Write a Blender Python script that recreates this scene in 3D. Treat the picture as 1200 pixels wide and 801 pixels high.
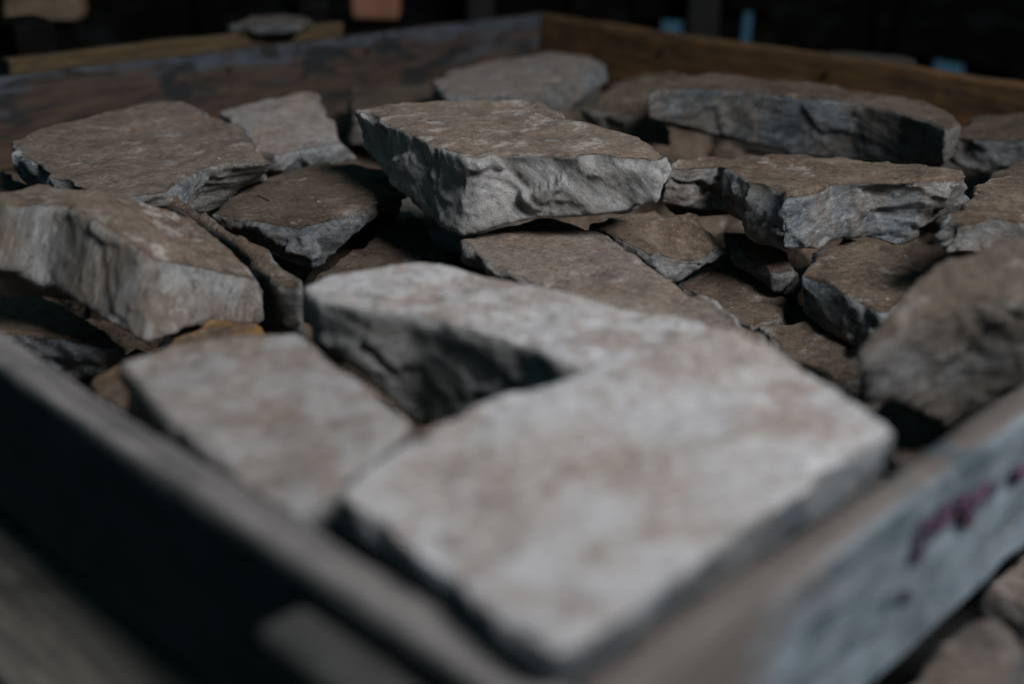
import bpy, bmesh, math
import numpy as np
from mathutils import Vector, Matrix

# ------------------------------------------------------------------ clear
for o in list(bpy.data.objects): bpy.data.objects.remove(o, do_unlink=True)
scene = bpy.context.scene
COL = scene.collection

# ------------------------------------------------------------------ camera (solved from the crate's two vanishing points)
ZR = 0.25                       # height of the crate rim above the floor
HC = 0.245                      # camera height above the rim
PC = np.array([600.0, 400.5])
VPA, VPB = np.array([-950., -210.]), np.array([2110., -157.])
FPX = math.sqrt(-np.dot(VPA - PC, VPB - PC))
dY = np.array([*(VPA - PC), FPX]); dY /= np.linalg.norm(dY)
dX = np.array([*(VPB - PC), FPX]); dX /= np.linalg.norm(dX)
dZ = np.cross(dX, dY)
RW = np.stack([dX, dY, dZ])     # camera (right, down, forward) -> world
CAM = np.array([-0.21579, -0.18613, ZR + HC])
cam_d = bpy.data.cameras.new('camera'); cam = bpy.data.objects.new('camera', cam_d); COL.objects.link(cam)
cam.matrix_world = Matrix.Translation(CAM) @ Matrix(np.stack([RW[:, 0], -RW[:, 1], -RW[:, 2]], 1).tolist()).to_4x4()
cam_d.sensor_width = 36; cam_d.lens = FPX / 1200 * 36
cam_d.clip_start = 0.01; cam_d.clip_end = 60
cam_d.dof.use_dof = True; cam_d.dof.focus_distance = 0.94; cam_d.dof.aperture_fstop = 2.7
scene.camera = cam
RIGHT, FWD = RW[:, 0], RW[:, 2]
FH = np.array([FWD[0], FWD[1], 0]); FH /= np.linalg.norm(FH)
RH = np.array([FH[1], -FH[0], 0])

# ------------------------------------------------------------------ world and lamps
world = bpy.data.worlds.new('World'); scene.world = world; world.use_nodes = True
world.node_tree.nodes['Background'].inputs[0].default_value = (0.20, 0.58, 0.72, 1)
world.node_tree.nodes['Background'].inputs[1].default_value = 0.115

def area(name, loc, target, size, sy, power, color, spread):
    d = bpy.data.lights.new(name, 'AREA'); d.shape = 'RECTANGLE'; d.size = size; d.size_y = sy
    d.energy = power; d.color = color; d.spread = math.radians(spread)
    o = bpy.data.objects.new(name, d); COL.objects.link(o); o.location = loc
    o.rotation_euler = (Vector(target) - Vector(loc)).to_track_quat('-Z', 'Y').to_euler()
    return o
CEN = np.array([0.36, 0.34, ZR])
key = CEN + 2.0 * np.array([0.05, -0.69, 0.72])
area('window_light', key, CEN, 0.85, 0.85, 21.5, (0.95, 0.98, 1.0), 110)

scene.view_settings.view_transform = 'Standard'; scene.view_settings.look = 'None'
scene.view_settings.exposure = 0.0; scene.view_settings.gamma = 1.0
scene.render.engine = 'CYCLES'
scene.cycles.use_denoising = True
scene.cycles.denoising_prefilter = 'ACCURATE'
scene.cycles.use_adaptive_sampling = False
scene.cycles.sample_clamp_indirect = 1
scene.cycles.sample_clamp_direct = 3
scene.cycles.max_bounces = 5

# ------------------------------------------------------------------ pixel helpers: a pixel gives a direction, the height gives the distance
def ray(px, py):
    v = RW @ np.array([px - PC[0], py - PC[1], FPX]); return v / np.linalg.norm(v)
def at(px, py, z):
    r = ray(px, py); return CAM + r * ((ZR + z - CAM[2]) / r[2])
def below(px, py, top, lean=(0, 0, -1)):
    """point on the pixel's ray nearest to the line running down from a top corner"""
    r = ray(px, py); d = np.array(lean, float); d /= np.linalg.norm(d)
    w = CAM - top; b = r @ d; den = 1 - b * b
    return CAM + r * ((b * (d @ w) - (r @ w)) / den)
def atdist(px, py, dist):
    r = ray(px, py); return CAM + r * (dist / (r @ FH))

# ------------------------------------------------------------------ noise
def _hash(ix, iy, iz, seed):
    h = (ix * 374761393 + iy * 668265263 + iz * 2147483647 + seed * 144665) & 0xFFFFFFFF
    h = ((h ^ (h >> 13)) * 1274126177) & 0xFFFFFFFF
    return h ^ (h >> 16)
def perlin(P, seed=0):
    P = np.asarray(P, float); i = np.floor(P).astype(np.int64); f = P - i
    u = f * f * f * (f * (f * 6 - 15) + 10); out = np.zeros(len(P))
    for dx in (0, 1):
        for dy in (0, 1):
            for dz in (0, 1):
                h = _hash(i[:, 0] + dx, i[:, 1] + dy, i[:, 2] + dz, seed)
                a = (h & 0xFFF) / 4096.0 * 2 * np.pi; c = ((h >> 12) & 0xFFF) / 2048.0 - 1
                s = np.sqrt(np.maximum(0, 1 - c * c))
                g = (f[:, 0] - dx) * s * np.cos(a) + (f[:, 1] - dy) * s * np.sin(a) + (f[:, 2] - dz) * c
                w = (u[:, 0] if dx else 1 - u[:, 0]) * (u[:, 1] if dy else 1 - u[:, 1]) * (u[:, 2] if dz else 1 - u[:, 2])
                out += g * w
    return out * 1.5
def fbm(P, seed=0, oct=3, gain=0.5):
    out = np.zeros(len(P)); a = 1.0
    for k in range(oct): out += a * perlin(P * 2.03 ** k + k * 17.3, seed + k); a *= gain
    return out
def cells(P, seed=0):
    """distance-to-nearest-point noise: F1 and the nearest point's random value"""
    i = np.floor(P).astype(np.int64); best = np.full(len(P), 9.0); val = np.zeros(len(P))
    for dx in (-1, 0, 1):
        for dy in (-1, 0, 1):
            for dz in (-1, 0, 1):
                c = i + np.array([dx, dy, dz]); h = _hash(c[:, 0], c[:, 1], c[:, 2], seed)
                q = c + np.stack([(h & 1023) / 1023., ((h >> 10) & 1023) / 1023., ((h >> 20) & 1023) / 1023.], 1)
                d = np.linalg.norm(P - q, axis=1); m = d < best
                best = np.where(m, d, best); val = np.where(m, (h & 255) / 255., val)
    return best, val
def facets(P, seed=0):
    """flat tilted facets: each cell carries its own random plane"""
    i = np.floor(P).astype(np.int64); best = np.full(len(P), 9.0); out = np.zeros(len(P))
    for dx in (-1, 0, 1):
        for dy in (-1, 0, 1):
            for dz in (-1, 0, 1):
                c = i + np.array([dx, dy, dz]); h = _hash(c[:, 0], c[:, 1], c[:, 2], seed); g = _hash(c[:, 0], c[:, 1], c[:, 2], seed + 977)
                o = P - (c + np.stack([(h & 1023) / 1023., ((h >> 10) & 1023) / 1023., ((h >> 20) & 1023) / 1023.], 1))
                d = np.linalg.norm(o, axis=1); m = d < best
                r = np.stack([(g & 1023) / 511.5 - 1, ((g >> 10) & 1023) / 511.5 - 1, ((g >> 20) & 1023) / 511.5 - 1], 1)
                best = np.where(m, d, best); out = np.where(m, (o * r).sum(1) + ((h >> 5) & 255) / 510. - .25, out)
    return out
def sst(a, b, x):
    t = np.clip((x - a) / (b - a), 0, 1); return t * t * (3 - 2 * t)

# ------------------------------------------------------------------ mesh helpers
def remeshed(bm, voxel):
    me = bpy.data.meshes.new('tmp'); bm.to_mesh(me); bm.free()
    ob = bpy.data.objects.new('tmp', me); COL.objects.link(ob)
    m = ob.modifiers.new('r', 'REMESH'); m.mode = 'VOXEL'; m.voxel_size = voxel; m.adaptivity = 0
    dg = bpy.context.evaluated_depsgraph_get()
    out = bpy.data.meshes.new_from_object(ob.evaluated_get(dg))
    bpy.data.objects.remove(ob); bpy.data.meshes.remove(me)
    return out
def get_co(me):
    a = np.empty(len(me.vertices) * 3); me.vertices.foreach_get('co', a); return a.reshape(-1, 3)
def set_co(me, co):
    me.vertices.foreach_set('co', co.ravel()); me.update()
def get_no(me):
    a = np.empty(len(me.vertices) * 3); me.vertex_normals.foreach_get('vector', a); return a.reshape(-1, 3)
def get_ed(me):
    a = np.empty(len(me.edges) * 2, dtype=np.int32); me.edges.foreach_get('vertices', a); return a.reshape(-1, 2)
def nbr_mean(X, ed, n):
    s = np.zeros_like(X); c = np.bincount(ed.ravel(), minlength=n).astype(float)
    if X.ndim == 1:
        s = np.bincount(ed[:, 0], X[ed[:, 1]], n) + np.bincount(ed[:, 1], X[ed[:, 0]], n); return s / np.maximum(c, 1)
    for k in range(3):
        s[:, k] = np.bincount(ed[:, 0], X[ed[:, 1], k], n) + np.bincount(ed[:, 1], X[ed[:, 0], k], n)
    return s / np.maximum(c, 1)[:, None]
def attr(me, name, v):
    a = me.attributes.new(name, 'FLOAT', 'POINT'); a.data.foreach_set('value', np.ascontiguousarray(v, dtype=np.float32))
def convexity(me, ed):
    """0 in hollows and flats, 1 on sharp outward edges"""
    co = get_co(me); no = get_no(me); n = len(co)
    c = np.einsum('ij,ij->i', co - nbr_mean(co, ed, n), no)
    for _ in range(3): c = .5 * c + .5 * nbr_mean(c, ed, n)
    return c
def link(name, me, mat, parent=None):
    o = bpy.data.objects.new(name, me); COL.objects.link(o)
    if mat: me.materials.clear(); me.materials.append(mat)
    if parent: o.parent = parent
    return o
def tag(o, label=None, cat=None, group=None, kind=None):
    if label: o['label'] = label
    if cat: o['category'] = cat
    if group: o['group'] = group
    if kind: o['kind'] = kind
    return o
def empty(name, loc):
    o = bpy.data.objects.new(name, None); COL.objects.link(o); o.location = loc; o.empty_display_size = .02
    return o

# ------------------------------------------------------------------ materials
class NT:
    def __init__(s, name):
        s.m = bpy.data.materials.new(name); s.m.use_nodes = True; s.t = s.m.node_tree
        s.bsdf = s.t.nodes['Principled BSDF']
    def n(s, typ, **kw):
        x = s.t.nodes.new(typ)
        for k, v in kw.items(): setattr(x, k, v)
        return x
    def l(s, a, b): s.t.links.new(a, b)
    def val(s, x, sock):
        if hasattr(x, 'is_linked') or isinstance(x, bpy.types.NodeSocket): s.l(x, sock)
        else: sock.default_value = x
    def math(s, op, a, b=None, c=None, clamp=False):
        x = s.n('ShaderNodeMath', operation=op, use_clamp=clamp)
        for i, v in enumerate((a, b, c)):
            if v is not None: s.val(v, x.inputs[i])
        return x.outputs[0]
    def mix(s, fac, a, b, mode='MIX'):
        x = s.n('ShaderNodeMix', data_type='RGBA', blend_type=mode)
        s.val(fac, x.inputs[0]); s.val(a, x.inputs[6]); s.val(b, x.inputs[7]); return x.outputs[2]
    def noise(s, vec, scale, detail=4, rough=.55, dist=0):
        x = s.n('ShaderNodeTexNoise'); s.l(vec, x.inputs['Vector'])
        x.inputs['Scale'].default_value = scale; x.inputs['Detail'].default_value = detail
        x.inputs['Roughness'].default_value = rough; x.inputs['Distortion'].default_value = dist
        return x.outputs[0]
    def step(s, v, a, b, o0=0., o1=1.):
        x = s.n('ShaderNodeMapRange', interpolation_type='SMOOTHSTEP')
        s.val(v, x.inputs[0]); s.val(a, x.inputs[1]); s.val(b, x.inputs[2]); s.val(o0, x.inputs[3]); s.val(o1, x.inputs[4])
        return x.outputs[0]
    def attr(s, name, typ='GEOMETRY'):
        x = s.n('ShaderNodeAttribute', attribute_type=typ, attribute_name=name); return x.outputs['Fac']
    def scaled(s, vec, sc):
        x = s.n('ShaderNodeVectorMath', operation='MULTIPLY'); s.l(vec, x.inputs[0]); x.inputs[1].default_value = sc; return x.outputs[0]
    def coords(s, rnd=True):
        tc = s.n('ShaderNodeTexCoord').outputs['Object']
        if not rnd: return tc
        r = s.n('ShaderNodeObjectInfo').outputs['Random']
        a = s.n('ShaderNodeVectorMath', operation='ADD'); s.l(tc, a.inputs[0])
        c = s.n('ShaderNodeCombineXYZ'); s.l(s.math('MULTIPLY', r, 37.), c.inputs[0]); s.l(s.math('MULTIPLY', r, 91.), c.inputs[1]); s.l(s.math('MULTIPLY', r, 13.), c.inputs[2])
        s.l(c.outputs[0], a.inputs[1]); return a.outputs[0]
    def bump(s, h, strength, dist, prev=None):
        x = s.n('ShaderNodeBump'); x.inputs['Strength'].default_value = strength; x.inputs['Distance'].default_value = dist
        s.l(h, x.inputs['Height'])
        if prev is not None: s.l(prev, x.inputs['Normal'])
        return x.outputs[0]

def rgb(r, g, b): return (r, g, b, 1)

def rock_material():
    t = NT('sandstone'); P = t.coords()
    pale = t.attr('pale', 'OBJECT'); tone = t.attr('tone', 'OBJECT'); cool = t.attr('cool', 'OBJECT'); tan = t.attr('tan', 'OBJECT'); fresh = t.attr('fresh', 'OBJECT')
    bed, edge, lw = t.attr('bed'), t.attr('edge'), t.attr('lw')
    cx = t.n('ShaderNodeCombineXYZ'); sp = t.n('ShaderNodeSeparateXYZ'); t.l(P, sp.inputs[0])
    t.l(sp.outputs[0], cx.inputs[0]); t.l(sp.outputs[1], cx.inputs[1]); t.l(t.math('MULTIPLY', lw, 3.2), cx.inputs[2]); PL = cx.outputs[0]
    n1 = t.noise(P, 14, 7, .62); n2 = t.noise(P, 48, 9, .68); n3 = t.noise(P, 190, 8, .75); n4 = t.noise(P, 620, 4, .75)
    # weathered bed face: brown earth film, rubbed through to pale stone in places
    brown = t.mix(t.step(n1, .40, .60), rgb(.120, .080, .056), rgb(.195, .137, .099))
    brown = t.mix(t.step(n2, .50, .62, 0, .5), brown, rgb(.255, .185, .137))
    brown = t.mix(t.step(n2, .46, .36, 0, .55), brown, rgb(.075, .055, .044))
    brown = t.mix(t.step(n3, .51, .62, 0, .5), brown, rgb(.31, .225, .165))
    brown = t.mix(t.step(n3, .47, .37, 0, .65), brown, rgb(.046, .034, .028))
    brown = t.mix(t.step(n4, .47, .36, 0, .65), brown, rgb(.045, .036, .030))
    rn = t.noise(t.scaled(P, (1, 1.3, 1)), 30, 12, .76, .15)
    rub = t.step(t.math('ADD', rn, t.math('ADD', t.math('MULTIPLY', edge, .13), t.math('MULTIPLY', fresh, .045))), .56, .66)
    brown = t.mix(t.math('MULTIPLY', rub, .6), brown, rgb(.48, .43, .40))
    palec = t.mix(t.step(n1, .42, .60), rgb(.585, .55, .56), rgb(.51, .455, .435))
    blotch = t.noise(P, 26, 5, .6, .3)
    palec = t.mix(t.step(blotch, .47, .62, 0, .72), palec, rgb(.35, .262, .220))
    palec = t.mix(t.step(n2, .52, .62, 0, .6), palec, rgb(.33, .25, .21))
    palec = t.mix(t.step(n1, .53, .62, 0, .55), palec, rgb(.30, .215, .168))
    palec = t.mix(t.step(n3, .51, .60, 0, .6), palec, rgb(.68, .655, .66))
    palec = t.mix(t.step(n3, .47, .38, 0, .6), palec, rgb(.26, .215, .19))
    palec = t.mix(t.math('MULTIPLY', edge, .7), palec, rgb(.72, .70, .71))
    bedc = t.mix(t.math('MULTIPLY', pale, t.step(n2, .30, .46, .35, 1.)), brown, palec)
    # fresh broken faces: grey, with darker and lighter laminae, some earth
    lam = t.noise(PL, 26, 10, .72, .35); lamf = t.noise(PL, 105, 9, .76, .3)
    grey = t.mix(t.step(lam, .40, .60), rgb(.150, .146, .148), rgb(.37, .35, .345))
    grey = t.mix(t.math('MULTIPLY', fresh, .75), grey, t.mix(t.step(lam, .36, .56), rgb(.30, .275, .26), rgb(.56, .535, .53)))
    grey = t.mix(t.math('MULTIPLY', tan, t.step(n1, .36, .56)), grey, t.mix(lamf, rgb(.16, .118, .088), rgb(.33, .262, .21)))
    grey = t.mix(t.math('MULTIPLY', cool, t.step(n1, .56, .38)), grey, t.mix(t.step(lam, .40, .60), rgb(.085, .112, .135), rgb(.26, .30, .33)))
    grey = t.mix(t.step(lamf, .52, .62, 0, .55), grey, rgb(.54, .51, .495))
    grey = t.mix(t.math('MULTIPLY', t.step(lamf, .46, .36, 0, .8), t.math('SUBTRACT', 1., t.math('MULTIPLY', fresh, .6))), grey, rgb(.052, .050, .050))
    grey = t.mix(t.step(n4, .46, .36, 0, .5), grey, rgb(.06, .057, .056))
    bm_ = t.step(t.math('ADD', bed, t.math('MULTIPLY', t.math('SUBTRACT', n2, .5), 1.3)), .40, .62)
    col = t.mix(bm_, grey, bedc)
    # bruised, chipped arrises show lighter stone
    ew = t.math('MULTIPLY', edge, t.step(t.noise(P, 70, 8, .7), .42, .56))
    col = t.mix(t.math('MULTIPLY', ew, .7), col, rgb(.55, .52, .505))
    rust = t.attr('rust', 'OBJECT')
    col = t.mix(t.math('MULTIPLY', rust, t.step(n1, .36, .52)), col, rgb(.36, .175, .045))
    g = t.n('ShaderNodeMix', data_type='RGBA', blend_type='MULTIPLY'); g.inputs[0].default_value = 1
    t.l(col, g.inputs[6]); c3 = t.n('ShaderNodeCombineColor'); [t.l(tone, c3.inputs[i]) for i in range(3)]; t.l(c3.outputs[0], g.inputs[7])
    t.l(g.outputs[2], t.bsdf.inputs['Base Color'])
    t.bsdf.inputs['Roughness'].default_value = .88; t.bsdf.inputs['Specular IOR Level'].default_value = .22
    side = t.math('SUBTRACT', 1., bed, clamp=True)
    b = t.bump(n2, .6, .004)
    b = t.bump(t.math('MULTIPLY', lam, side), .8, .008, b)
    b = t.bump(t.math('MULTIPLY', lamf, side), 1., .0045, b)
    b = t.bump(n3, .9, .0024, b); b = t.bump(n4, .9, .0014, b)
    t.l(b, t.bsdf.inputs['Normal'])
    return t.m

def wood_material(name, base, dark, paint=None, paint_amt=.5, stain=.5, grain=1.0, streak=None, face=None, upper=None, spec=.25, wornx=None, topz=None):
    """grain runs along the board's local x"""
    t = NT(name); P = t.coords(); G = t.scaled(P, (1.2, 14, 14))
    g1 = t.noise(G, 9, 8, .65, .4); g2 = t.noise(t.scaled(P, (3, 60, 60)), 10, 5, .7); blot = t.noise(t.scaled(P, (1, 1.6, 1.6)), 9, 7, .62); bl2 = t.noise(P, 38, 7, .65)
    col = t.mix(t.step(g1, .32, .68), rgb(*dark), rgb(*base))
    col = t.mix(t.step(g2, .45, .25, 0, .55), col, rgb(*[c * .35 for c in dark]))
    if paint:
        m = t.step(t.math('ADD', t.math('MULTIPLY', blot, .65), t.math('MULTIPLY', t.math('ADD', g1, bl2), .22)), .72 - .42 * paint_amt, .86 - .42 * paint_amt)
        pc = t.mix(t.step(bl2, .35, .7), rgb(*[c * .62 for c in paint]), rgb(*paint))
        if upper is not None:     # paint worn away from the lower half
            su = t.n('ShaderNodeSeparateXYZ'); t.l(t.coords(False), su.inputs[0])
            w = t.math('ADD', t.noise(t.scaled(P, (.35, 1, 4.)), 9, 10, .72, .5), t.math('MULTIPLY', t.math('SUBTRACT', su.outputs[2], upper), 3.2))
            m = t.math('MULTIPLY', t.step(w, .47, .56), t.step(bl2, .34, .44))
        if wornx is not None:     # rubbed bare towards the corner
            sx = t.n('ShaderNodeSeparateXYZ'); t.l(t.coords(False), sx.inputs[0])
            m = t.math('MULTIPLY', m, t.step(t.math('ADD', sx.outputs[0], t.math('MULTIPLY', t.math('SUBTRACT', blot, .5), .35)), wornx[0], wornx[1]))
        if face is not None:      # only one face carries the paint, or the near left board's painted shade
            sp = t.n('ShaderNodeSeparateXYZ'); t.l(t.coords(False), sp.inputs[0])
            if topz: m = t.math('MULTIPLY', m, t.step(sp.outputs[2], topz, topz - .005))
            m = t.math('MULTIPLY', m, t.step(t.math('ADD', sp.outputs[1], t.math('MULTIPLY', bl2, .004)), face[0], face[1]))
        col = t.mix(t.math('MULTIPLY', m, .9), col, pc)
    if streak:
        s = t.step(t.noise(t.scaled(P, (2.6, 1, 9)), 5, 5, .6, 1.1), .54, .66)
        col = t.mix(t.math('MULTIPLY', s, .85), col, rgb(*streak))
    st = t.step(t.noise(t.scaled(P, (1, 1, 2.2)), 13, 8, .6, .7), .52, .62)
    col = t.mix(t.math('MULTIPLY', st, stain), col, rgb(.016, .017, .018))
    edge = t.attr('edge')
    col = t.mix(t.math('MULTIPLY', edge, t.step(bl2, .35, .6, 0, .5)), col, rgb(*[min(1, c * 1.5) for c in base]))
    t.l(col, t.bsdf.inputs['Base Color'])
    t.bsdf.inputs['Roughness'].default_value = .82; t.bsdf.inputs['Specular IOR Level'].default_value = spec
    b = t.bump(g1, .5 * grain, .003); b = t.bump(g2, .5 * grain, .0012, b); b = t.bump(bl2, .3, .0015, b)
    t.l(b, t.bsdf.inputs['Normal'])
    return t.m

def plain(name, c, rough=.8, metal=0., noise_c=None, scale=30):
    t = NT(name); P = t.coords()
    n = t.noise(P, scale, 7, .62)
    t.l(t.mix(t.step(n, .35, .65), rgb(*c), rgb(*(noise_c or [x * .6 for x in c]))), t.bsdf.inputs['Base Color'])
    t.bsdf.inputs['Roughness'].default_value = rough; t.bsdf.inputs['Metallic'].default_value = metal
    t.bsdf.inputs['Specular IOR Level'].default_value = .25
    t.l(t.bump(n, .4, .003), t.bsdf.inputs['Normal'])
    return t.m

M_ROCK = rock_material()
M_BACKL = wood_material('flaking_blue_grey_wood', (.082, .050, .035), (.026, .020, .018), (.066, .075, .095), .53, 1., 1, None, (.0055, .0030), .072)
M_BACKR = wood_material('brown_stained_wood', (.135, .068, .027), (.062, .032, .014), None, 0, .35)
M_NEARL = wood_material('weathered_grey_wood_shaded_face', (.19, .168, .162), (.10, .088, .084), (.036, .045, .050), .93, .30, 1, None, (.010, .014), topz=.0965)  # outer face darkened in the colour to stand in for its shade
M_NEARR = wood_material('pale_blue_painted_wood', (.14, .114, .102), (.075, .062, .056), (.20, .238, .272), .98, .3, 1, (.045, .065, .08), (.0055, .0030), wornx=(.06, .16))
M_PLANK = wood_material('dirty_grey_plank', (.135, .117, .10), (.06, .052, .046), (.16, .145, .128), .3, .3, .7)
M_OCHRE = wood_material('ochre_wood', (.105, .066, .030), (.05, .032, .016), None, 0, .35)
M_BLOCK = wood_material('pale_sawn_wood', (.23, .16, .105), (.13, .085, .055), None, 0, .2)
M_RED = wood_material('reddish_sawn_wood', (.34, .155, .10), (.23, .10, .065), None, 0, .1)
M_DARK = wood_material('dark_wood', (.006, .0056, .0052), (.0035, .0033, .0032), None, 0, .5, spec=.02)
M_POST = wood_material('dull_post_wood', (.022, .020, .018), (.012, .011, .010), None, 0, .4)
M_CLEAT = wood_material('dark_grey_wood', (.05, .047, .045), (.028, .026, .025), None, 0, .3)
M_NAIL = plain('rusty_iron', (.045, .032, .026), .6, .6)
M_INK = plain('purple_marker', (.12, .065, .105), .8)
M_FLOOR = plain('dirty_floor', (.022, .021, .021), .9, 0, (.012, .0115, .0115), 6)

# ------------------------------------------------------------------ stones
STONES = []
def stone(label, top, z, bot=None, t=.05, splay=0., seed=1, voxel=.0028, rough=1., pale=0., tone=1., cool=.0, rust=0., chips=16, warp=1., lean=(0, 0, -1), group=None, bedamp=1., rnd=2, tan=.55, fresh=0., lamw=None, big=8, lams=1.):
    T = [at(p[0], p[1], p[2] if len(p) > 2 else z) for p in top]
    cen = np.mean(T, 0); B = []
    bot = bot or {}
    for i, p in enumerate(T):
        if i in bot: B.append(below(bot[i][0], bot[i][1], p, lean))
        else:
            q = p + np.array(lean, float) * t; q[:2] += (p[:2] - cen[:2]) * splay; B.append(q)
    bm = bmesh.new()
    tv = [bm.verts.new(p) for p in T]; bv = [bm.verts.new(p) for p in B]; n = len(tv)
    bm.faces.new(tv); bm.faces.new(bv[::-1])
    for i in range(n): bm.faces.new((tv[i], bv[i], bv[(i + 1) % n], tv[(i + 1) % n]))
    bmesh.ops.triangulate(bm, faces=bm.faces[:]); bmesh.ops.recalc_face_normals(bm, faces=bm.faces[:])
    nb = np.zeros(3)
    for i in range(n):
        nb += np.cross(T[i] - cen, T[(i + 1) % n] - cen)
    nb /= np.linalg.norm(nb); nb *= np.sign(nb[2])
    me = remeshed(bm, voxel)
    co, no, ed = get_co(me), get_no(me), get_ed(me); N = len(co); rng = np.random.default_rng(seed)
    org = np.array([cen[0], cen[1], min(b[2] for b in B)])
    co0 = co
    for _ in range(rnd): co = .4 * co + .6 * nbr_mean(co, ed, N)
    set_co(me, co); no = get_no(me)
    u = np.cross(nb, [0.3, 1, 0]); u /= np.linalg.norm(u); v = np.cross(nb, u)
    L = lambda X: np.stack([(X - org) @ u, (X - org) @ v, (X - org) @ nb], 1)
    nos = no.copy()
    for _ in range(4): nos = .4 * nos + .6 * nbr_mean(nos, ed, N)
    nos /= np.linalg.norm(nos, axis=1)[:, None] + 1e-9
    d = no @ nb; side = 1 - sst(.45, .8, np.abs(d)); sd = side.copy()
    for _ in range(5): sd = .5 * sd + .5 * nbr_mean(sd, ed, N)
    isb = sst(.55, .85, d)
    for _ in range(2): isb = .5 * isb + .5 * nbr_mean(isb, ed, N)
    q = L(co)
    # 1 irregular outline
    W = np.stack([fbm(q * 11 + 5, seed, 2), fbm(q * 11 + 40, seed + 5, 2), fbm(q * 9 + 80, seed + 9, 2)], 1) * np.array([.0055, .0055, .0022]) * rough * warp
    co = co + W[:, :1] * u + W[:, 1:2] * v + W[:, 2:] * nb
    # 2 broken sides: shell-shaped scoops, ledges along the bedding, fine grain
    ld = np.array(lamw, float) if lamw is not None else nb + u * rng.normal(0, .22) + v * rng.normal(0, .22)
    ld /= np.linalg.norm(ld); lwv = (co - org) @ ld
    wq = q + np.stack([fbm(q * 24, seed + 2, 2), fbm(q * 24 + 9, seed + 3, 2), fbm(q * 24 + 19, seed + 4, 2)], 1) * .012
    fa = facets(wq * np.array([17, 17, 24]), seed + 21); fb = facets(wq * np.array([42, 42, 66]), seed + 22); fc = facets(wq * np.array([110, 110, 170]), seed + 23)
    ql = np.stack([q[:, 0] * 13, q[:, 1] * 13, lwv * 85 + fbm(q * 16, seed + 33, 2) * 1.6], 1)
    led = perlin(ql, seed + 31); led = 1 - np.abs(led) * 2.4
    amp = fa * .0078 + fb * .0024 + fc * .0013 + led * .0025 + fbm(q * 70, seed + 41, 3) * .0008
    lay = fbm(q * np.array([13, 13, 2.5]) + 3, seed + 61, 3) * 5
    bed_h = fbm(q * np.array([18, 18, 4]), seed + 51, 3) * .0018 + (np.tanh((lay - np.round(lay)) * 14 * 0 + lay * 1.5) * .0010) + fbm(q * 80, seed + 71, 2) * .0006
    co = co + nos * (amp * sd * rough + bed_h * (1 - sd) * bedamp)[:, None]
    # 3 shell-shaped chips along the arrises
    set_co(me, co); cv = convexity(me, ed)
    bs = isb.copy()
    for _ in range(3): bs = .5 * bs + .5 * nbr_mean(bs, ed, N)
    cand = np.where((bs > .2) & (bs < .8))[0]
    picks = rng.choice(cand, min(chips + big, len(cand)), replace=False) if len(cand) else []
    for j, k in enumerate(picks):
        dr = nos[k] + rng.normal(0, .28, 3); dr /= np.linalg.norm(dr)
        if j < big: r = rng.uniform(.035, .08); c = co[k] + dr * (r - rng.uniform(.002, .0055))
        else: r = rng.uniform(.007, .022); c = co[k] + dr * r * rng.uniform(.70, .88)
        w = (co - c) * np.array([1, 1, 1.25]); dist = np.linalg.norm(w, axis=1); m = dist < r
        co[m] = c + (co[m] - c) * (r / np.maximum(dist[m], 1e-6))[:, None]
    set_co(me, co)
    co = .6 * co + .4 * nbr_mean(co, ed, N)
    set_co(me, co); cv = convexity(me, ed)
    set_co(me, co - org); me.shade_smooth()
    attr(me, 'lw', lwv * lams); attr(me, 'bed', isb); attr(me, 'edge', sst(.00025, .0009, cv * (.0028 / voxel)))
    o = link('stone', me, M_ROCK); o.location = org
    o['pale'] = float(pale); o['tone'] = float(tone); o['cool'] = float(cool); o['rust'] = float(rust); o['tan'] = float(tan); o['fresh'] = float(fresh)
    tag(o, label, 'stone', group or 'stones heaped in the wooden crate'); STONES.append(o)
    return o

def board(name, size, mat, parent, loc, rotz=0., roty=0., voxel=.004, wear=1., seed=3, chips=14, cut=None, tilt=None):
    """a worn plank: local x length, y thickness, z height, origin at its lower corner"""
    lx, ly, lz = size; bm = bmesh.new()
    ret = bmesh.ops.create_cube(bm, size=1)
    for vv in bm.verts: vv.co = Vector(((vv.co.x + .5) * lx, (vv.co.y + .5) * ly, (vv.co.z + .5) * lz))
    if cut:
        for vv in bm.verts: vv.co.z += cut(vv.co.x, vv.co.z)
    me = remeshed(bm, voxel); co = get_co(me); ed = get_ed(me); no = get_no(me); N = len(co); rng = np.random.default_rng(seed)
    q = co * np.array([1, 1, 1])
    co = co + no * (fbm(q * np.array([6, 60, 60]), seed, 3) * .0010 + fbm(q * 22, seed + 4, 3) * .0011)[:, None] * wear
    co[:, 1] += perlin(q * np.array([3, 0, 0]) + .5, seed + 8) * .003 * wear
    co[:, 2] += fbm(np.stack([q[:, 0] * 10, q[:, 0] * 0, q[:, 0] * 0], 1) + .4, seed + 12, 2) * .0012 * wear
    set_co(me, co); cv = convexity(me, ed); cand = np.where(cv > np.percentile(cv, 88))[0]
    for k in rng.choice(cand, min(chips, len(cand)), replace=False):
        r = rng.uniform(.006, .016); c = co[k] + no[k] * r * .84
        w = (co - c) * np.array([.45, 1, 1]); dist = np.linalg.norm(w, axis=1); m = dist < r
        w[m] *= (r / np.maximum(dist[m], 1e-6))[:, None]; co[m] = c + w[m] / np.array([.45, 1, 1])
    set_co(me, co); cv = convexity(me, ed); me.shade_smooth()
    attr(me, 'edge', sst(.0003, .0012, cv * (.004 / voxel)))
    o = link(name, me, mat, parent); o.location = loc; o.rotation_euler = (0, roty, rotz)
    return o

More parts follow.
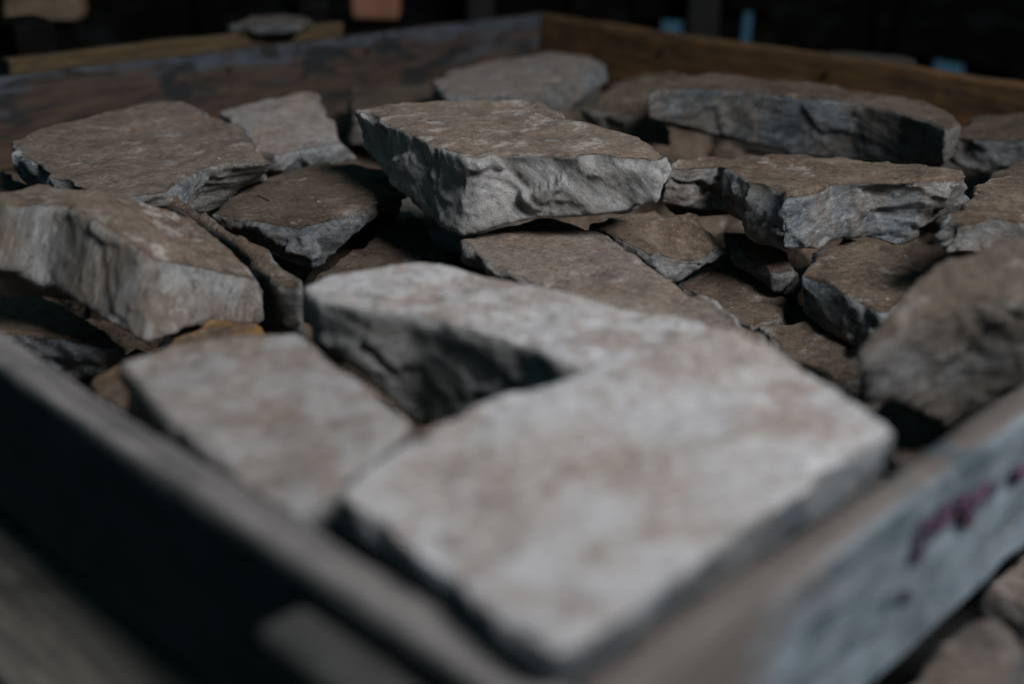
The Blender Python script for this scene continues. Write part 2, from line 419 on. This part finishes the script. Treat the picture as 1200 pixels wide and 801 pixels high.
# ------------------------------------------------------------------ setting: floor, boarded wall with slits of daylight, sky
bm = bmesh.new()
for p in ((-3, -3), (5, -3), (5, 5), (-3, 5)): bm.verts.new((p[0], p[1], 0))
bm.faces.new(bm.verts); me = bpy.data.meshes.new('floor'); bm.to_mesh(me); bm.free()
tag(link('floor', me, M_FLOOR), kind='structure')

WD = 2.55
def wall_frame(px, py, dist=WD):
    p = atdist(px, py, dist); return (p - CAM) @ RH, p[2]
wall = empty('boarded_wall', CAM * np.array([1, 1, 0]) + FH * WD)
wall.rotation_euler.z = math.atan2(RH[1], RH[0])
tag(wall, 'black boarded wall with blue slits of daylight behind the crate', 'wall')
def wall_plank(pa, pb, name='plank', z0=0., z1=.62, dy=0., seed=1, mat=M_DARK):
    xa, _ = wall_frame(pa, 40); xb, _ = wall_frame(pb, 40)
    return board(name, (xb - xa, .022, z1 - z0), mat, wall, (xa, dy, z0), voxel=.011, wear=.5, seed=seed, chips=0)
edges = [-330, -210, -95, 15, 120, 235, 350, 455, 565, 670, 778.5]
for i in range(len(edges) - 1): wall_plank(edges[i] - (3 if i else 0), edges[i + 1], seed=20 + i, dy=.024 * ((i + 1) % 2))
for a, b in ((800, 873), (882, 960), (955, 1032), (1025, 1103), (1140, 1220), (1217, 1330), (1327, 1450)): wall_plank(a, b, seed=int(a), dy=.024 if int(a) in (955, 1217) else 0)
def rail(pts, name='rail'):
    """boards nailed across above the slits; lower edge follows the given pixels"""
    (xa, za), (xb, zb) = wall_frame(*pts[0]), wall_frame(*pts[1])
    ang = -math.atan2(zb - za, xb - xa)
    return board(name, (math.hypot(xb - xa, zb - za), .02, .30), M_DARK, wall, (xa, -.024, za), roty=ang, voxel=.011, wear=.5, seed=5, chips=0)
rail(((740, 21), (845, 25))); rail(((850, 12), (905, 14))); rail(((1040, 58), (1185, 86)))
bm = bmesh.new(); a = CAM + FH * (WD + .12)
for s, z in ((-4, -.2), (4, -.2), (4, 3), (-4, 3)): bm.verts.new(a * np.array([1, 1, 0]) + RH * s + np.array([0, 0, z]))
bm.faces.new(bm.verts); me = bpy.data.meshes.new('sky'); bm.to_mesh(me); bm.free()
t = NT('daylight_sky'); em = t.n('ShaderNodeEmission'); em.inputs[0].default_value = rgb(.16, .40, .60); em.inputs[1].default_value = .11
t.l(em.outputs[0], t.t.nodes['Material Output'].inputs['Surface'])
tag(link('sky', me, t.m), kind='structure')

# ------------------------------------------------------------------ the crate and the pallet that carries it
LX, LY, TH = 1.201, 1.156, .0185
crate = tag(empty('wooden_crate', (LX / 2, LY / 2, ZR - .10)), 'square open wooden crate of worn boards filled with rough stones', 'crate')
def cp(x, y, z): return (x - LX / 2, y - LY / 2, z + .10)
nl = board('side_board', (LY, TH, .10), M_NEARL, crate, cp(TH, 0, -.10), rotz=math.pi / 2, seed=2, chips=10); nl['label'] = 'weathered grey board with shade painted on outer face'
nr = board('side_board', (LX - TH - .001, TH, .087), M_NEARR, crate, cp(TH + .001, 0, -.087), seed=7, chips=10); nr['label'] = 'board with pale blue paint and purple handwriting outside'
bl = board('side_board', (LX, TH, .10), M_BACKL, crate, cp(0, LY - TH, -.10), seed=9, chips=16); bl['label'] = 'board with flaking blue grey paint and black stains'
br = board('side_board', (LY - 2 * TH - .002, TH, .10), M_BACKR, crate, cp(LX, TH + .001, -.10), rotz=math.pi / 2, seed=13, chips=8); br['label'] = 'plain brown stained board'
# cleat outside the near corner
board('corner_cleat', (.116, .022, .086), M_CLEAT, crate, cp(-.0015, .012, -.098), rotz=math.pi / 2, seed=31, chips=6, voxel=.003)
# nails in the boards
def nail(x, y, z, axis):
    bm = bmesh.new(); bmesh.ops.create_cone(bm, cap_ends=True, segments=10, radius1=.0042, radius2=.0036, depth=.003)
    me = bpy.data.meshes.new('nail'); bm.to_mesh(me); bm.free()
    o = link('nail', me, M_NAIL, crate); o.location = cp(x, y, z)
    o.rotation_euler = (math.pi / 2, 0, 0) if axis == 'y' else (0, math.pi / 2, 0)
def on_plane(px, py, axis, val):
    r = ray(px, py); i = 0 if axis == 'x' else 1; return CAM + r * ((val - CAM[i]) / r[i])
for px, py in ((268, 82), (283, 40), (430, 60)):
    p = on_plane(px, py, 'y', LY - TH); nail(p[0], LY - TH - .002, p[2] - ZR, 'y')
for px, py in ((970, 86), (775, 62)):
    p = on_plane(px, py, 'x', LX - TH); nail(LX - TH - .002, p[1], p[2] - ZR, 'x')
p = on_plane(1057, 698, 'y', 0); nail(p[0], -.001, p[2] - ZR, 'y')
# purple handwriting on the outer face of the near right board (out of focus, hardly legible)
def stroke(pts):
    bm = bmesh.new(); W = []
    for (px, py) in pts:
        p = on_plane(px, py, 'y', -.0032); W.append(p)
    for a, b in zip(W[:-1], W[1:]):
        dd = b - a; nn = np.array([-dd[2], 0, dd[0]]); nn = nn / (np.linalg.norm(nn) + 1e-9) * .0019
        ex = dd / (np.linalg.norm(dd) + 1e-9) * .0012
        f = [a + nn - ex, b + nn + ex, b - nn + ex, a - nn - ex]
        vs = [bm.verts.new(np.array(cp(q[0], q[1], q[2] - ZR)) - np.array(nr.location)) for q in f]
        vs2 = [bm.verts.new(v_.co + Vector((0, .002, 0))) for v_ in vs]
        bm.faces.new(vs); bm.faces.new(vs2[::-1])
        for i in range(4): bm.faces.new((vs[i], vs2[i], vs2[(i + 1) % 4], vs[(i + 1) % 4]))
    me = bpy.data.meshes.new('handwriting'); bm.to_mesh(me); bm.free(); return link('handwriting', me, M_INK, nr)
stroke([(1090, 608), (1084, 622), (1080, 640), (1076, 655), (1082, 650)])
stroke([(1110, 592), (1104, 612), (1100, 622), (1112, 612), (1116, 600)])
stroke([(1132, 582), (1127, 590), (1134, 600), (1142, 608), (1138, 616), (1132, 608), (1142, 592), (1156, 572), (1162, 570), (1158, 580), (1146, 590), (1132, 582)])
stroke([(1198, 548), (1193, 556), (1195, 562), (1206, 552)])

pallet = tag(empty('pallet', (LX / 2, LY / 2, 0)), 'dirty grey timber pallet whose edge plank shows under the crate', 'pallet')
def pp(x, y, z): return (x - LX / 2, y - LY / 2, z)
for x in (.062, .62, 1.23): board('deck_plank', (1.3, .122, .022), M_PLANK, pallet, pp(x, -.04, ZR - .124), rotz=math.pi / 2, seed=40 + int(x * 10), voxel=.006)
for x in (-.055, .52, 1.12):
    for y in (.3, .7, 1.13):
        board('block', (.09, .10, ZR - .1255), M_PLANK, pallet, pp(x, y, .0), seed=60, voxel=.009, chips=0)

# bed of broken stone under the slabs
def rubble():
    nx, ny = 150, 145; xs = np.linspace(.022, LX - .022, nx); ys = np.linspace(.075, LY - .022, ny)
    X, Y = np.meshgrid(xs, ys, indexing='ij'); P = np.stack([X.ravel(), Y.ravel(), np.zeros(X.size)], 1)
    f1, fv = cells(P * np.array([13, 13, 0]) + fbm(P * 20, 3, 2)[:, None] * .2, 77)
    z = ZR - .118 + fv * .03 - sst(.35, .75, f1) * .03 + fbm(P * 40, 6, 3) * .004
    P[:, 2] = z; idx = np.arange(nx * ny).reshape(nx, ny)
    F = np.stack([idx[:-1, :-1], idx[1:, :-1], idx[1:, 1:], idx[:-1, 1:]], -1).reshape(-1, 4)
    me = bpy.data.meshes.new('rubble'); me.from_pydata(P.tolist(), [], F.tolist()); me.shade_smooth()
    attr(me, 'lw', P[:, 2]); attr(me, 'bed', np.ones(len(P))); attr(me, 'edge', np.zeros(len(P)))
    o = link('rubble', me, M_ROCK); o['pale'] = 0.; o['tone'] = .8; o['cool'] = .2; o['rust'] = 0.; o['tan'] = .5; o['fresh'] = 0.
    tag(o, 'dark broken rubble under the slabs in the crate', 'rubble', kind='stuff')
rubble()

# ------------------------------------------------------------------ stones in the crate (outline in photo pixels, heights in metres from the rim)
stone('big pale flat slab on top of the heap at the crate corner', [(392, 574), (440, 535), (510, 498), (600, 462), (700, 424), (790, 395), (845, 384), (905, 402), (975, 448), (1052, 508), (960, 570), (840, 650), (740, 722), (655, 768), (600, 738), (520, 672), (450, 622)],
      .014, t=.034, seed=11, pale=1, tone=.95, chips=10, big=4, rough=.6, warp=.35, voxel=.003, lean=(.1, .3, -1), cool=1., tan=.0)  # dark cool side colour stands in for shade in the gap beside the board
stone('pale wedge slab with dark cracked side behind the big pale slab', [(354, 334), (385, 320), (440, 314), (500, 305), (545, 316), (600, 328), (690, 350), (780, 366), (835, 380), (820, 405), (760, 420), (690, 433), (655, 425), (622, 402), (560, 388), (485, 366), (420, 362), (372, 352)],
      .004, {17: (378, 392), 16: (420, 435), 15: (490, 500), 0: (358, 372)}, t=.062, seed=12, pale=.95, tone=.92, chips=8, rough=.42, warp=.6, big=4, tan=.2, fresh=.75)
stone('pale stained slab lying against the shaded grey board', [(141, 420), (185, 404), (240, 396), (300, 388), (356, 387), (420, 442), (489, 498), (450, 530), (405, 565), (395, 600), (380, 625), (330, 600), (275, 566), (226, 525), (187, 473)],
      -.004, None, t=.06, seed=13, rough=.6, pale=.72, tone=.84, chips=12)
stone('thick brown block with fluted side and pale broken end', [(-45, 232, .022), (10, 222, .022), (48, 214, .022), (75, 221, .022), (150, 228, .016), (222, 250, -.002), (268, 286, -.018), (303, 317, -.028), (298, 326, -.028), (255, 315, -.020), (166, 291, .006), (138, 272, .012), (108, 256, .018), (66, 236, .022), (10, 240, .022)],
      0, {8: (308, 382), 9: (243, 380), 10: (172, 403), 11: (128, 380), 12: (95, 360), 13: (55, 336), 14: (0, 312), 7: (312, 375)}, t=.07, seed=14, pale=.03, tone=1.05, chips=10, rough=.38, warp=.35, big=5, tan=.9, fresh=.28, lean=(-.4, -.12, -1), lamw=at(166, 292, .008) - at(10, 240, .02), lams=.8)
stone('thin brown slab on edge squeezed behind the fluted block', [(140, 216, -.002), (160, 212, -.002), (210, 230, -.006), (284, 272, -.018), (353, 325, -.034), (352, 338, -.034), (325, 333, -.034), (300, 312, -.034), (265, 281, -.025), (215, 246)],
      -.012, {5: (352, 376), 6: (330, 384)}, t=.055, seed=15, tone=.85, chips=2, big=0, rough=.4, warp=.4)
stone('wide brown slab leaning near the flaking blue grey board', [(14, 166), (58, 146), (128, 129), (180, 121), (216, 118), (246, 135), (278, 150), (300, 172), (318, 191), (270, 193), (242, 198), (215, 212), (188, 226), (140, 232), (66, 208), (22, 184)],
      .0, {0: (22, 190), 15: (40, 208), 9: (280, 215), 8: (312, 203), 10: (240, 248), 11: (220, 245), 12: (200, 238)}, t=.045, seed=16, tone=1.05, pale=.08, chips=12, warp=.7, cool=.5, lean=(.55, .55, -1))
stone('tan sloping stone between the wide brown slab and the board', [(256, 130, -.02), (300, 119, -.015), (345, 108, -.01), (368, 108, -.01), (386, 132, -.012), (404, 160, -.02), (360, 174, -.025), (322, 184, -.03), (295, 178, -.03), (270, 150, -.025)],
      -.01, {5: (420, 186), 6: (372, 196), 7: (330, 200)}, t=.045, seed=17, tone=1.1, pale=.35, chips=10, cool=.3)
stone('dark brown slab with blue grey broken edge beside the squared block', [(244, 249), (310, 207), (345, 197), (385, 188), (430, 190), (462, 203), (471, 226), (432, 243), (396, 257), (356, 267), (322, 262), (288, 256)],
      -.032, {0: (250, 262), 11: (296, 288), 10: (330, 305), 9: (368, 319), 8: (392, 303), 7: (425, 274), 6: (464, 240)}, t=.05, seed=18, tone=.66, chips=16, cool=.55, rough=1.2)
stone('flat dark brown stone low beside the squared block', [(360, 322), (420, 288), (482, 254), (520, 300), (560, 335), (470, 350)],
      -.068, t=.03, seed=19, tone=.62, chips=6)
stone('large squared block with pale chipped front in the middle of the heap', [(414, 130), (445, 123), (490, 119), (560, 118), (632, 117), (662, 129), (708, 150), (745, 162), (784, 180), (772, 187), (730, 184), (700, 184), (650, 182), (600, 180), (560, 183), (545, 182), (510, 169), (476, 155)],
      .03, {0: (424, 172), 17: (468, 220), 16: (508, 263), 15: (541, 277), 14: (560, 272), 13: (600, 260), 12: (650, 253), 11: (700, 249), 10: (735, 246), 9: (768, 240), 8: (782, 205)}, t=.06, seed=20, pale=.06, tone=1.08, chips=22, rough=.62, voxel=.0021, rnd=3, fresh=.85, tan=.2, lamw=(at(545, 182, .03) - at(414, 130, .03)) * 4.5 + np.array([0, 0, .7]), big=12)
stone('long brown slab running under the squared block', [(535, 281), (590, 262), (650, 252), (682, 262), (740, 296), (790, 327), (840, 355), (905, 391), (870, 412), (790, 402), (710, 372), (640, 340), (560, 305)],
      -.036, {0: (547, 312), 12: (572, 325)}, t=.04, seed=21, tone=1.0, chips=8, pale=.15)
stone('brown stone with white chipped corner beside the long slab', [(688, 263), (720, 253), (770, 247), (830, 251), (857, 264), (842, 274), (802, 280), (780, 289), (763, 298), (730, 284)],
      -.040, {8: (776, 320), 7: (790, 330), 6: (806, 326), 5: (835, 305), 4: (852, 288)}, t=.045, seed=22, tone=.9, chips=12, cool=.2)
stone('big stone slab with wavy broken front under the long grey stone', [(771, 190), (800, 183), (850, 182), (900, 182), (1000, 185), (1080, 194), (1143, 206), (1133, 213), (1095, 214), (1053, 213), (1020, 213), (987, 217), (950, 227), (912, 232), (893, 218), (870, 203), (838, 193), (800, 193)],
      .0, {0: (770, 235), 17: (800, 240), 16: (838, 246), 15: (868, 262), 14: (890, 280), 13: (915, 292), 12: (950, 285), 11: (990, 276), 10: (1025, 280), 9: (1060, 291), 8: (1085, 280), 7: (1102, 258)}, t=.055, seed=23, tone=.93, chips=20, rough=1.25, cool=.7, voxel=.0025, tan=.6, fresh=.1)
stone('long dark grey stone beside the brown board', [(756, 107), (800, 88), (833, 83), (880, 89), (933, 96), (1033, 107), (1085, 116), (1112, 128), (1128, 146), (1110, 152), (1085, 140), (1058, 131), (1000, 119), (930, 112), (850, 104), (800, 104)],
      .018, {0: (757, 137), 15: (800, 147), 14: (860, 166), 13: (930, 184), 12: (1000, 193), 11: (1062, 195), 10: (1090, 195), 9: (1106, 192), 8: (1118, 180)}, t=.06, seed=24, tone=.66, chips=5, cool=.7, rnd=4, rough=.4, big=3, warp=.6)
stone('brown worn stone at the end of the long grey stone', [(682, 124), (715, 98), (755, 86), (790, 79), (806, 88), (770, 108), (762, 128), (725, 132)],
      -.018, {0: (690, 150), 7: (740, 168), 6: (786, 174)}, t=.05, seed=25, tone=.72, chips=8, tan=.8, rnd=14)
stone('flat grey brown slab in the far corner of the crate', [(504, 94), (530, 80), (580, 70), (645, 60), (690, 65), (712, 76), (660, 92), (605, 111), (560, 113), (520, 113)],
      -.016, {5: (713, 97), 6: (668, 128), 7: (608, 140), 9: (528, 125), 0: (508, 112)}, t=.045, seed=26, tone=.85, pale=.3, chips=6, cool=.4, rough=.6, warp=.5, big=4)
stone('small flat brown stone low along the flaking blue grey board', [(414, 101), (460, 99), (502, 100), (520, 120), (470, 128), (414, 130)],
      -.046, t=.04, seed=27, tone=.62, chips=6)
stone('dark stone with black broken face beside the brown board', [(1108, 157), (1140, 140), (1200, 130), (1290, 127), (1310, 165), (1250, 166), (1200, 164), (1150, 163)],
      -.012, {0: (1114, 190), 7: (1150, 204), 6: (1200, 192), 5: (1250, 192)}, t=.05, seed=28, tone=.5, chips=10, cool=.5)
stone('rounded brown stone behind the boulder against the right board', [(1106, 248), (1138, 217), (1165, 208), (1205, 202), (1290, 204), (1300, 258), (1205, 262), (1150, 268), (1112, 268)],
      .008, {0: (1104, 282), 8: (1106, 296), 7: (1150, 300), 6: (1205, 300)}, t=.06, seed=29, tone=.9, chips=14, rough=1.4, rnd=10, tan=.9)
stone('small dark stone behind the rounded brown stone', [(1160, 200), (1180, 190), (1215, 184), (1280, 186), (1280, 206), (1200, 206), (1172, 208)],
      -.004, t=.05, seed=30, tone=.6, chips=6)
stone('bulky grey brown boulder against the blue painted board', [(1002, 414, -.002), (1020, 384, .006), (1052, 346, .018), (1085, 316, .028), (1112, 298, .034), (1150, 286, .038), (1205, 262, .044), (1310, 250, .044), (1320, 345, .026), (1205, 350, .022), (1130, 352, .018), (1085, 372, .010), (1045, 400, .0)],
      0, {0: (1002, 436), 12: (1035, 462), 11: (1075, 486), 10: (1110, 505), 9: (1205, 455), 8: (1320, 420)}, t=.06, seed=132, tone=.62, chips=8, rough=.6, pale=.08, voxel=.003, rnd=7, tan=.9, big=6)
stone('low brown stone in the hollow by the long slab', [(795, 332), (850, 302), (890, 322), (926, 345), (924, 372), (880, 384), (830, 360)],
      -.084, t=.03, seed=33, tone=.72, chips=6)
stone('dark blue grey stone deep under the wavy broken slab', [(848, 272), (880, 276), (930, 300), (940, 312), (905, 316), (872, 296)],
      -.062, {5: (860, 312), 4: (906, 338)}, t=.03, seed=34, tone=.62, cool=.8, chips=6)
stone('wedge block with brown top and cracked blue grey front', [(934, 321), (962, 298), (991, 275), (1030, 284), (1055, 298), (1080, 326), (1058, 346), (1036, 367), (1000, 350), (965, 333)],
      -.050, {0: (938, 368), 9: (955, 382), 8: (975, 396), 7: (1005, 408), 6: (1035, 390)}, t=.05, seed=35, tone=.84, cool=.85, chips=14)
stone('brown stone low between the big pale slab and the wedge block', [(885, 379), (935, 376), (970, 388), (1003, 402), (1010, 440), (985, 450), (930, 420)],
      -.084, t=.03, seed=36, tone=.72, chips=8)
stone('dark brown stone low beneath the boulder', [(985, 448), (1040, 455), (1105, 495), (1090, 545), (1040, 530)],
      -.080, t=.03, seed=37, tone=.62, chips=6)
stone('brown slab with blue broken edge under the fluted block', [(-70, 300), (0, 318), (60, 352), (110, 378), (148, 401), (120, 402), (70, 396), (20, 391), (-70, 380)],
      -.068, {4: (144, 420), 5: (118, 436), 6: (90, 446), 7: (20, 420)}, t=.035, seed=38, tone=1.1, cool=.8, fresh=.3, chips=10)
stone('dark slab with pale edge half hidden by the wide brown slab', [(-70, 198), (0, 193), (34, 214), (28, 230), (0, 234), (-70, 238)],
      -.035, t=.03, seed=39, tone=.6, cool=.4, chips=6)
stone('small ochre stained stone under the fluted block', [(185, 408), (205, 390), (240, 374), (300, 376), (330, 398), (260, 425)],
      -.050, t=.035, seed=42, tone=1.0, rust=.9, chips=6)
stone('small brown stone beside the stained slab at the grey board', [(95, 446), (135, 425), (170, 440), (175, 490), (130, 480)],
      -.064, t=.03, seed=43, tone=.8, rust=.25, chips=6)

# lower stones beside the pallet
G2 = 'stones lying beside the pallet'
stone('brown rounded stone lying under the blue painted board', [(1020, 880), (1050, 800), (1090, 752), (1130, 712), (1165, 706), (1192, 735), (1197, 760), (1180, 800), (1140, 860), (1080, 900)],
      -.112, t=.135, seed=51, tone=.66, pale=.2, group=G2, voxel=.004)
stone('cracked stone lying past the rounded stone under the blue board', [(1150, 690), (1180, 662), (1215, 640), (1300, 600), (1320, 680), (1240, 730), (1200, 738), (1175, 704)],
      -.122, t=.125, seed=52, tone=.7, pale=.3, group=G2, voxel=.004)

# ------------------------------------------------------------------ things behind the crate
nb = tag(empty('neighbouring_crate', (.55, 1.35, ZR - .2)), 'ochre plank side of another crate behind the flaking board', 'crate')
def on_y(px, py, y): return on_plane(px, py, 'y', y)
a, b = on_y(8, 70, 1.185), on_y(402, 26, 1.185)
ang = -math.atan2(b[2] - a[2], b[0] - a[0]); ln = float(np.hypot(b[0] - a[0], b[2] - a[2]))
np_ = board('side_board', (ln, .02, .09), M_OCHRE, nb, (a[0] - .55, 1.178 - 1.35, a[2] - .09 - (ZR - .2)), roty=ang, seed=71, voxel=.005)
for x in (a[0] + .02, b[0] - .06): board('leg', (.05, .05, .30), M_DARK, nb, (x - .55, 1.2 - 1.35, -(ZR - .2)), seed=72, voxel=.008, chips=0)
board('deck', (ln, .35, .03), M_DARK, nb, (a[0] - .55, 1.2 - 1.35, a[2] - .075 - (ZR - .2) - .02), seed=73, voxel=.012, chips=0)

def far_stone(label, px, z, t, seed, tone, cool, group='stones lying behind the crate'):
    return stone(label, px, z, t=t, seed=seed, tone=tone, cool=cool, voxel=.006, chips=4, group=group, pale=.25)
far_stone('grey flat stone resting on the ochre plank crate', [(264, 27), (290, 18), (340, 15), (366, 21), (352, 28), (300, 30)], .024, .014, 81, .5, 1.)
def proj(p):
    v = RW.T @ (np.array(p) - CAM); return (PC[0] + FPX * v[0] / v[2], PC[1] + FPX * v[1] / v[2])
ya, yb = on_plane(972, 68, 'x', LX + .04)[1], on_plane(1058, 80, 'x', LX + .04)[1]
far_stone('thin grey slab lying behind the brown board', [proj((LX + dx, y, ZR - .004)) for dx, y in ((.022, yb), (.02, (ya + yb) / 2), (.024, ya), (.085, ya + .005), (.09, (ya + yb) / 2), (.08, yb))], -.004, .018, 82, .22, .7)
tag(board('timber_baulk', (abs(ya - yb) + .02, .07, ZR - .02), M_DARK, None, (LX + .095, min(ya, yb) - .01, 0), rotz=math.pi / 2, seed=83, voxel=.014, chips=0), 'black timber baulk standing behind the brown board', 'timber')

def sawn_block(label, pa, pb, pyb, dist, h, mat, seed, dark_h):
    """sawn timber end standing on a dark timber"""
    A, B = atdist(pa, pyb, dist), atdist(pb, pyb, dist)
    w = (B - A) @ RH; yaw = math.atan2(RH[1], RH[0])
    r = empty('timber_trestle', (A + B) / 2 * np.array([1, 1, 0])); r.rotation_euler.z = yaw
    board('beam_end', (w, .05, h), mat, r, (-w / 2, 0, A[2]), seed=seed, voxel=.008, chips=3)
    board('bearer', (w * 1.5, .14, A[2] - .003), M_DARK, r, (-w * .75, .02, 0), seed=seed + 1, voxel=.012, chips=0)
    return tag(r, label, 'trestle')
sawn_block('pale weathered timber end on a black bearer behind the ochre plank', 6, 93, 23, 1.95, .12, M_BLOCK, 85, 0)
sawn_block('reddish sawn timber end on a black bearer behind the flaking board', 413, 467, 21, 2.2, .10, M_RED, 87, 0)
def far_post(label, pa, pb, dist, mat, seed):
    A, B = atdist(pa, 30, dist), atdist(pb, 30, dist); w = (B - A) @ RH
    o = board('timber_post', (w, .04, .6), mat, None, A * np.array([1, 1, 0]), rotz=math.atan2(RH[1], RH[0]), seed=seed, voxel=.01, chips=0)
    return tag(o, label, 'post')
far_post('dull grey timber post standing between two blue slits', 806, 842, 2.42, M_POST, 91)
far_post('dull timber post behind the far corner of the crate', 548, 578, 2.42, M_POST, 92)

# ------------------------------------------------------------------ grit and splinters lying on the slabs
def bed_points(o):
    me = o.data; b = np.empty(len(me.vertices), np.float32); me.attributes['bed'].data.foreach_get('value', b)
    co = get_co(me) + np.array(o.location); return co[(b > .93) & (get_no(me)[:, 2] > .9)]
def grit():
    rng = np.random.default_rng(5); V, F = [], []
    for o in STONES[:30]:
        pts = bed_points(o)
        if len(pts) == 0: continue
        k = max(3, int(len(pts) * .0035 * rng.uniform(.5, 1.5)))
        hub = pts[rng.integers(len(pts), size=4)]
        for j in range(k):
            if rng.random() < .6:
                h = hub[rng.integers(4)]; near = pts[np.linalg.norm(pts[:, :2] - h[:2], axis=1) < .03]; p = near[rng.integers(len(near))]
            else: p = pts[rng.integers(len(pts))]
            r = .0006 + .0016 * rng.random() ** 2.5; n0 = len(V); a0 = rng.uniform(0, 6.28)
            for a in range(5): V.append(p + np.array([math.cos(a0 + a * 1.257), math.sin(a0 + a * 1.257), 0]) * r * rng.uniform(.6, 1.4) + np.array([0, 0, r * rng.uniform(-.3, .2)]))
            V.append(p + np.array([rng.normal(0, .3) * r, rng.normal(0, .3) * r, r * rng.uniform(.5, .9)]))
            V.append(p - np.array([0, 0, r]))
            for a in range(5): F.append((n0 + a, n0 + (a + 1) % 5, n0 + 5)); F.append((n0 + (a + 1) % 5, n0 + a, n0 + 6))
    me = bpy.data.meshes.new('grit'); me.from_pydata([tuple(v) for v in V], [], F)
    o = link('grit', me, plain('stone_grit', (.26, .21, .175), .9, 0, (.12, .09, .07), 400))
    tag(o, 'fine brown stone grit scattered over the slabs', 'grit', kind='stuff')
grit()
slab = [o for o in STONES if o['label'].startswith('dark brown slab with blue grey')][0]; sp = bed_points(slab)
def splinter(label, a, b, seed):
    A, B = at(a[0], a[1], -.032), at(b[0], b[1], -.032); m = (A + B) / 2
    zt = sp[np.argmin(np.linalg.norm(sp[:, :2] - m[:2], axis=1)), 2]; ln = float(np.linalg.norm(B - A))
    o = board('wood_splinter', (ln, .0026, .0018), M_PLANK, None, (A[0], A[1], zt - .0003), rotz=math.atan2(B[1] - A[1], B[0] - A[0]), seed=seed, voxel=.0007, wear=.2, chips=0)
    tag(o, label, 'splinter')
splinter('curled wood splinter near the edge of the dark brown slab', (302, 230), (316, 237), 101)
splinter('thin pale wood splinter in the middle of the dark brown slab', (372, 241), (400, 236), 102)
